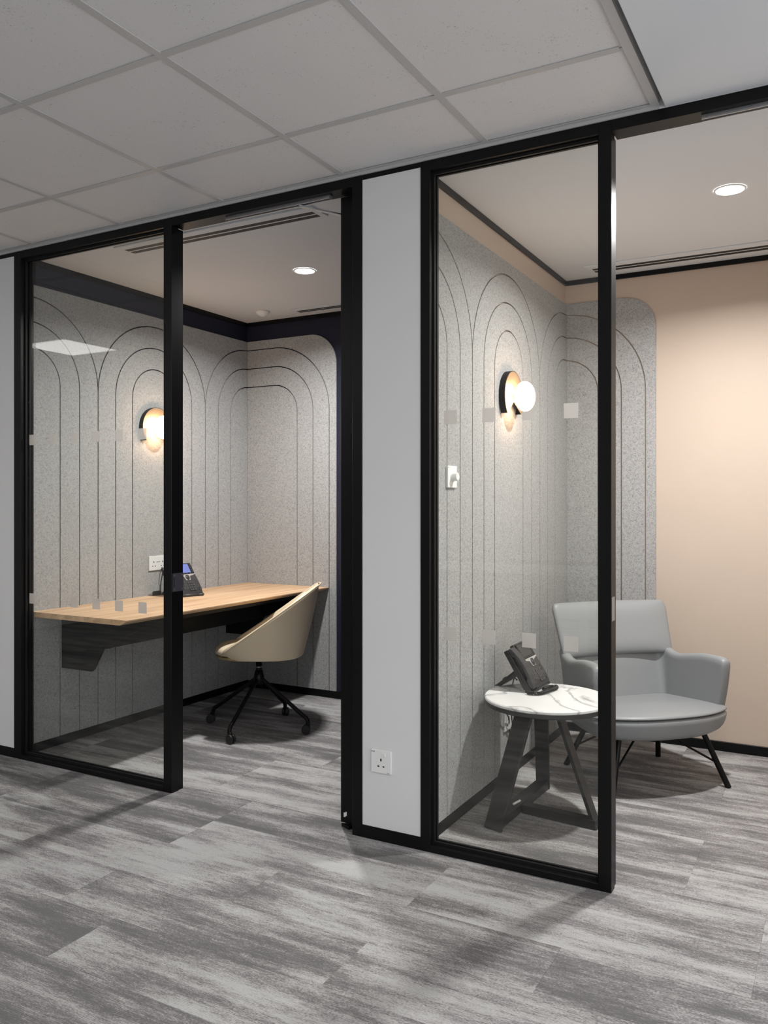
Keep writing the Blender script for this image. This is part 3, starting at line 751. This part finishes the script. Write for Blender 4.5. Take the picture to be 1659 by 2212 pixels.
k0 = len(b.v); b.v.append((.0, 0, .412))        # bottom closing fan
inner = [(x*.93-.0, y*.93, .413) for x, y, z in b.v[:m]]
ki = len(b.v); b.v += inner
for i in range(m-1): b.f.append((i+1, i, ki+i, ki+i+1)); b.f.append((ki+i+1, ki+i, k0))
b.f.append((m-1, ki+m-1, k0)); b.f.append((0, k0, ki))
b.build('shell', 'cream', ch, world=False, solid=.030, subsurf=2)
rim = [Vector(v) for v in vs[-m:]]
MB().tube([v+Vector((0, 0, -.002)) for v in rim], .0045, 8).build('rim_piping', 'cream', ch, smooth=True, world=False)
# seat cushion
def slab_plan(outline, levels):
    vs = []; fs = []; n = len(outline)
    for (sc, z, dz) in levels:
        for (x, y) in outline: vs.append((x*sc, y*sc, z+dz(x) if dz else z))
    for r in range(len(levels)-1):
        for i in range(n): fs.append((r*n+i, r*n+(i+1) % n, (r+1)*n+(i+1) % n, (r+1)*n+i))
    fs.append(tuple(range(n))[::-1]); fs.append(tuple(range((len(levels)-1)*n, len(levels)*n)))
    return MB().add(vs, fs)
ol = [];
for i in range(40):
    c, s = supel(2*PI*i/40, 2.7); ol.append((.232*c+.004, .205*s*(1.0 if c > 0 else 1.0)))
slab_plan(ol, [(.80, .408, None), (.96, .412, None), (1.0, .424, None), (1.0, .432, None)]).build('seat_base', 'creamdark', ch, world=False, subsurf=1)
slab_plan(ol, [(.90, .430, None), (1.0, .436, None), (1.02, .450, None), (.99, .470, None), (.88, .484, None), (.5, .490, None)]).build('seat_cushion', 'cream', ch, world=False, subsurf=1)
# back cushion
bvs = []; nb, mb_ = 16, 8
bk = MB()
for r in range(mb_+1):
    z = .49+(.770-.49)*r/mb_
    for i in range(nb+1):
        p = -math.radians(62)+math.radians(124)*i/nb
        s_ = (z-.42)/.40; A_ = .165+.075*s_; B_ = .175+.055*s_
        bvs.append((-.05-A_*math.cos(p)*1.0, B_*math.sin(p), z-(abs(i-nb/2)/(nb/2))**2*.10*r/mb_))
bk.add(bvs, [(r*(nb+1)+i, r*(nb+1)+i+1, (r+1)*(nb+1)+i+1, (r+1)*(nb+1)+i) for r in range(mb_) for i in range(nb)])
bk.build('back_cushion', 'cream', ch, world=False, solid=.030, subsurf=1)
MB().cyl((0, 0, .385), (0, 0, .411), .055, .07, n=20).build('seat_plate', 'blackmatte', ch, world=False)
MB().cyl((0, 0, .30), (0, 0, .387), .017, n=20).build('gas_lift', 'black', ch, smooth=True, world=False)
MB().lathe([(0, .352), (.020, .352), (.020, .348), (.018, .348), (0, .348)], n=20).build('lift_collar', 'steel', ch, world=False)
MB().lathe([(0, .33), (.022, .33), (.030, .29), (.030, .262), (.022, .250), (0, .25)], n=20).build('hub', 'black', ch, True, world=False)
rz = ch.rotation_euler.z
for wx, wy in ((-.937, .713), (-.663, 1.065), (-1.291, .991), (-1.009, 1.325)):
    d = Vector((wx+.976, wy-1.023, 0)); ln = d.length; d = Matrix.Rotation(-rz, 3, 'Z') @ d.normalized()
    pts = smooth([d*.015+Vector((0, 0, .285)), d*.10+Vector((0, 0, .225)), d*(ln-.055)+Vector((0, 0, .112)), d*(ln-.016)+Vector((0, 0, .085)), d*(ln-.006)+Vector((0, 0, .060)), d*(ln-.006)+Vector((0, 0, .045))], 6)
    MB().tube(pts, .0115, 10).build('leg', 'black', ch, smooth=True, world=False)
    ang = random.uniform(0, 2*PI) if wy > .8 else 0.9
    ax = Vector((math.cos(ang), math.sin(ang), 0)); p = d*(ln-.006)
    side = Vector((-ax.y, ax.x, 0)); wc = p+side*.012+Vector((0, 0, .0248))
    b = MB()
    for s_ in (-1, 1): b.cyl(wc+ax*s_*.003, wc+ax*s_*.017, .0246, n=24)
    cw = b.build('castor', 'rubber', ch, world=False, bevel=.003)
    MB().tube([p+Vector((0, 0, .062)), p+side*.004+Vector((0, 0, .05)), wc+Vector((0, 0, .028))+side*.002], [.010, .011, .008], 10).build('castor_fork', 'blackmatte', cw, smooth=True, world=False)

# ================================================================== LOUNGE ARMCHAIR
ac = empty('armchair', (1.068, 1.228, 0), -PI/4); tag(ac, 'grey leather lounge armchair on thin black legs against the peach wall', 'armchair')
# U-shaped shell: plan path from front right round the back to front left, columns of height
def upath(n=44):
    xf, yf, xc, yc, rc = .215, .352, -.115, .308, .10         # arms spread towards the front
    L1 = xf-xc; La = rc*PI/2; L2 = yc-rc; tot = L1+La+L2; half = []
    for i in range(n+1):
        d = tot*i/n
        if d < L1: half.append((xf-d, yf+(yc-yf)*d/L1, d/L1*.5))
        elif d < L1+La:
            a = (d-L1)/rc; half.append((xc-rc*math.sin(a), yc-rc+rc*math.cos(a), .5+.3*(d-L1)/La))
        else: half.append((xc-rc, yc-rc-(d-L1-La), .8+.2*(d-L1-La)/L2))
    return half
half = upath(44)
cols = [(x, y, q) for x, y, q in half]+[(x, -y, q) for x, y, q in half[:-1]][::-1]
def sst(a, b, x): t = max(0, min(1, (x-a)/(b-a))); return t*t*(3-2*t)
vs = []; NR = 9
for (x, y, q) in cols:
    top = .575-.03*sst(.15, .5, q); top += (.575-top)*sst(.46, .60, q)
    if q < .06: top -= .016*(1-q/.06)**2
    for r in range(NR+1):
        t_ = r/NR
        z = .268+(top-.268)*t_
        pull = (1-t_)**1.6                       # narrower towards the bottom
        rec = -(.10*(z-.30)+.27*max(0, z-.50))*sst(.44, .60, q)        # recline at the back
        yy = y*(1-.04*pull)*(1+.05*sst(.42, .58, q)*sst(.52, .78, z)); xx = x-(.05*pull if q < .25 else 0)*(1-q/.25 if q < .25 else 0)+.03*pull*sst(.5, .8, q)+rec
        vs.append((xx, yy, z))
nc = len(cols)
fs = [(i*(NR+1)+r, (i+1)*(NR+1)+r, (i+1)*(NR+1)+r+1, i*(NR+1)+r+1) for i in range(nc-1) for r in range(NR)]
MB().add(vs, fs).build('arm_shell', 'greyleather', ac, world=False, solid=.05, subsurf=1)
# upper back: padded panel with rounded top corners
def backpanel(z0, z1, hw0, hw1, th, xoff, rnd):
    vs = []; fs = []; nu, nv = 22, 12
    for side in (0, 1):
        for j in range(nv+1):
            v = j/nv
            for i in range(nu+1):
                u_ = -1+2*i/nu
                hw = hw0+(hw1-hw0)*v
                z = z0+(z1-z0)*v
                bul = (1-abs(u_)**5)*(1-abs(2*v-1)**5)
                hw *= 1-.05*max(0, (v-.8)/.2)**3
                x = xoff-.37*(z-.55)+ .035*u_*u_ + (th/2*(.35+.65*bul) if side == 0 else -th/2*(.35+.65*bul))
                vs.append((x, hw*u_, z))
    m = (nu+1)*(nv+1)
    for j in range(nv):
        for i in range(nu):
            a = j*(nu+1)+i
            fs.append((a, a+1, a+nu+2, a+nu+1)); fs.append((m+a+nu+1, m+a+nu+2, m+a+1, m+a))
    for j in range(nv):
        a = j*(nu+1); fs.append((a+nu+1, a, m+a, m+a+nu+1)) if False else fs.append((a, a+nu+1, m+a+nu+1, m+a)); a += nu; fs.append((a+nu+1, a, m+a, m+a+nu+1))
    for i in range(nu):
        fs.append((i+1, i, m+i, m+i+1)); a = nv*(nu+1)+i; fs.append((a, a+1, m+a+1, m+a))
    return MB().add(vs, fs)
backpanel(.535, .787, .300, .318, .072, -.196, .03).build('upper_back', 'greyleather', ac, world=False, subsurf=1)
# seat
ol = []
for i in range(25):
    y_ = -.345+.69*i/24; ol.append((.322-.125*abs(y_/.345)**2.6, y_))
ol += [(.12, .346), (.0, .335), (-.10, .320), (-.17, .290), (-.205, .22), (-.21, .10), (-.21, 0), (-.21, -.10), (-.205, -.22), (-.17, -.290), (-.10, -.320), (.0, -.335), (.12, -.346)]
tilt = lambda x: .055*(x-.1)
tl2 = lambda x: -.02*sst(-.05, -.25, x)
slab_plan(ol, [(.60, .238, None), (.84, .241, None), (.945, .256, None), (.99, .295, None), (1.0, .325, tilt), (1.0, .332, tilt)]).build('seat_base', 'greyleather', ac, world=False, subsurf=1)
slab_plan(ol, [(.995, .3325, tilt), (1.0, .335, tilt), (.992, .345, tilt), (.94, .353, tilt), (.7, .358, tilt), (.3, .360, tilt)]).build('seat_cushion', 'greyleather', ac, world=False, subsurf=1)
feet = [(1.460, 1.266), (1.040, .868), (1.094, 1.592), (.728, 1.237)]
o2 = Vector((1.068, 1.228, 0)); R45 = Matrix.Rotation(PI/4, 3, 'Z')
for i, (fx, fy) in enumerate(feet):
    p = R45 @ (Vector((fx, fy, 0))-o2); top = Vector((p.x*.62+.02, p.y*.72, .25))
    MB().cyl((p.x, p.y, 0), top, .0135, .0125, n=14).build('leg', 'black', ac, smooth=False, world=False)
    mid = Vector((p.x, p.y, 0)).lerp(top, .42)
    MB().cyl(mid, (p.x*.25+.02, p.y*.12, .243), .005, n=10).build('brace', 'black', ac, world=False)

# ================================================================== OPEN OFFICE FURNITURE (behind the camera, mirrored in the glass)
def office_desk(x, y, label):
    e = empty('office_desk', (x, y, 0)); tag(e, label, 'desk', 'white office desks behind the camera')
    box(-.75, .75, -.35, .35, .715, .74).build('desk_top', 'whiteplastic', e, world=False, bevel=.002)
    for sx in (-.68, .68):
        for sy in (-.30, .30): box(sx-.025, sx+.025, sy-.025, sy+.025, 0, .715).build('leg', 'tee', e, world=False)
    box(-.6, .6, -.34, -.32, .30, .70).build('modesty_panel', 'tee', e, world=False)
for i, (x, y) in enumerate(((-.5, -3.75), (-2.2, -3.75), (-.5, -5.3), (-2.2, -5.3))):
    office_desk(x, y, 'white office desk in the open office, %s row, %s' % ('nearer' if y > -4 else 'farther', 'right' if x > -1 else 'left'))
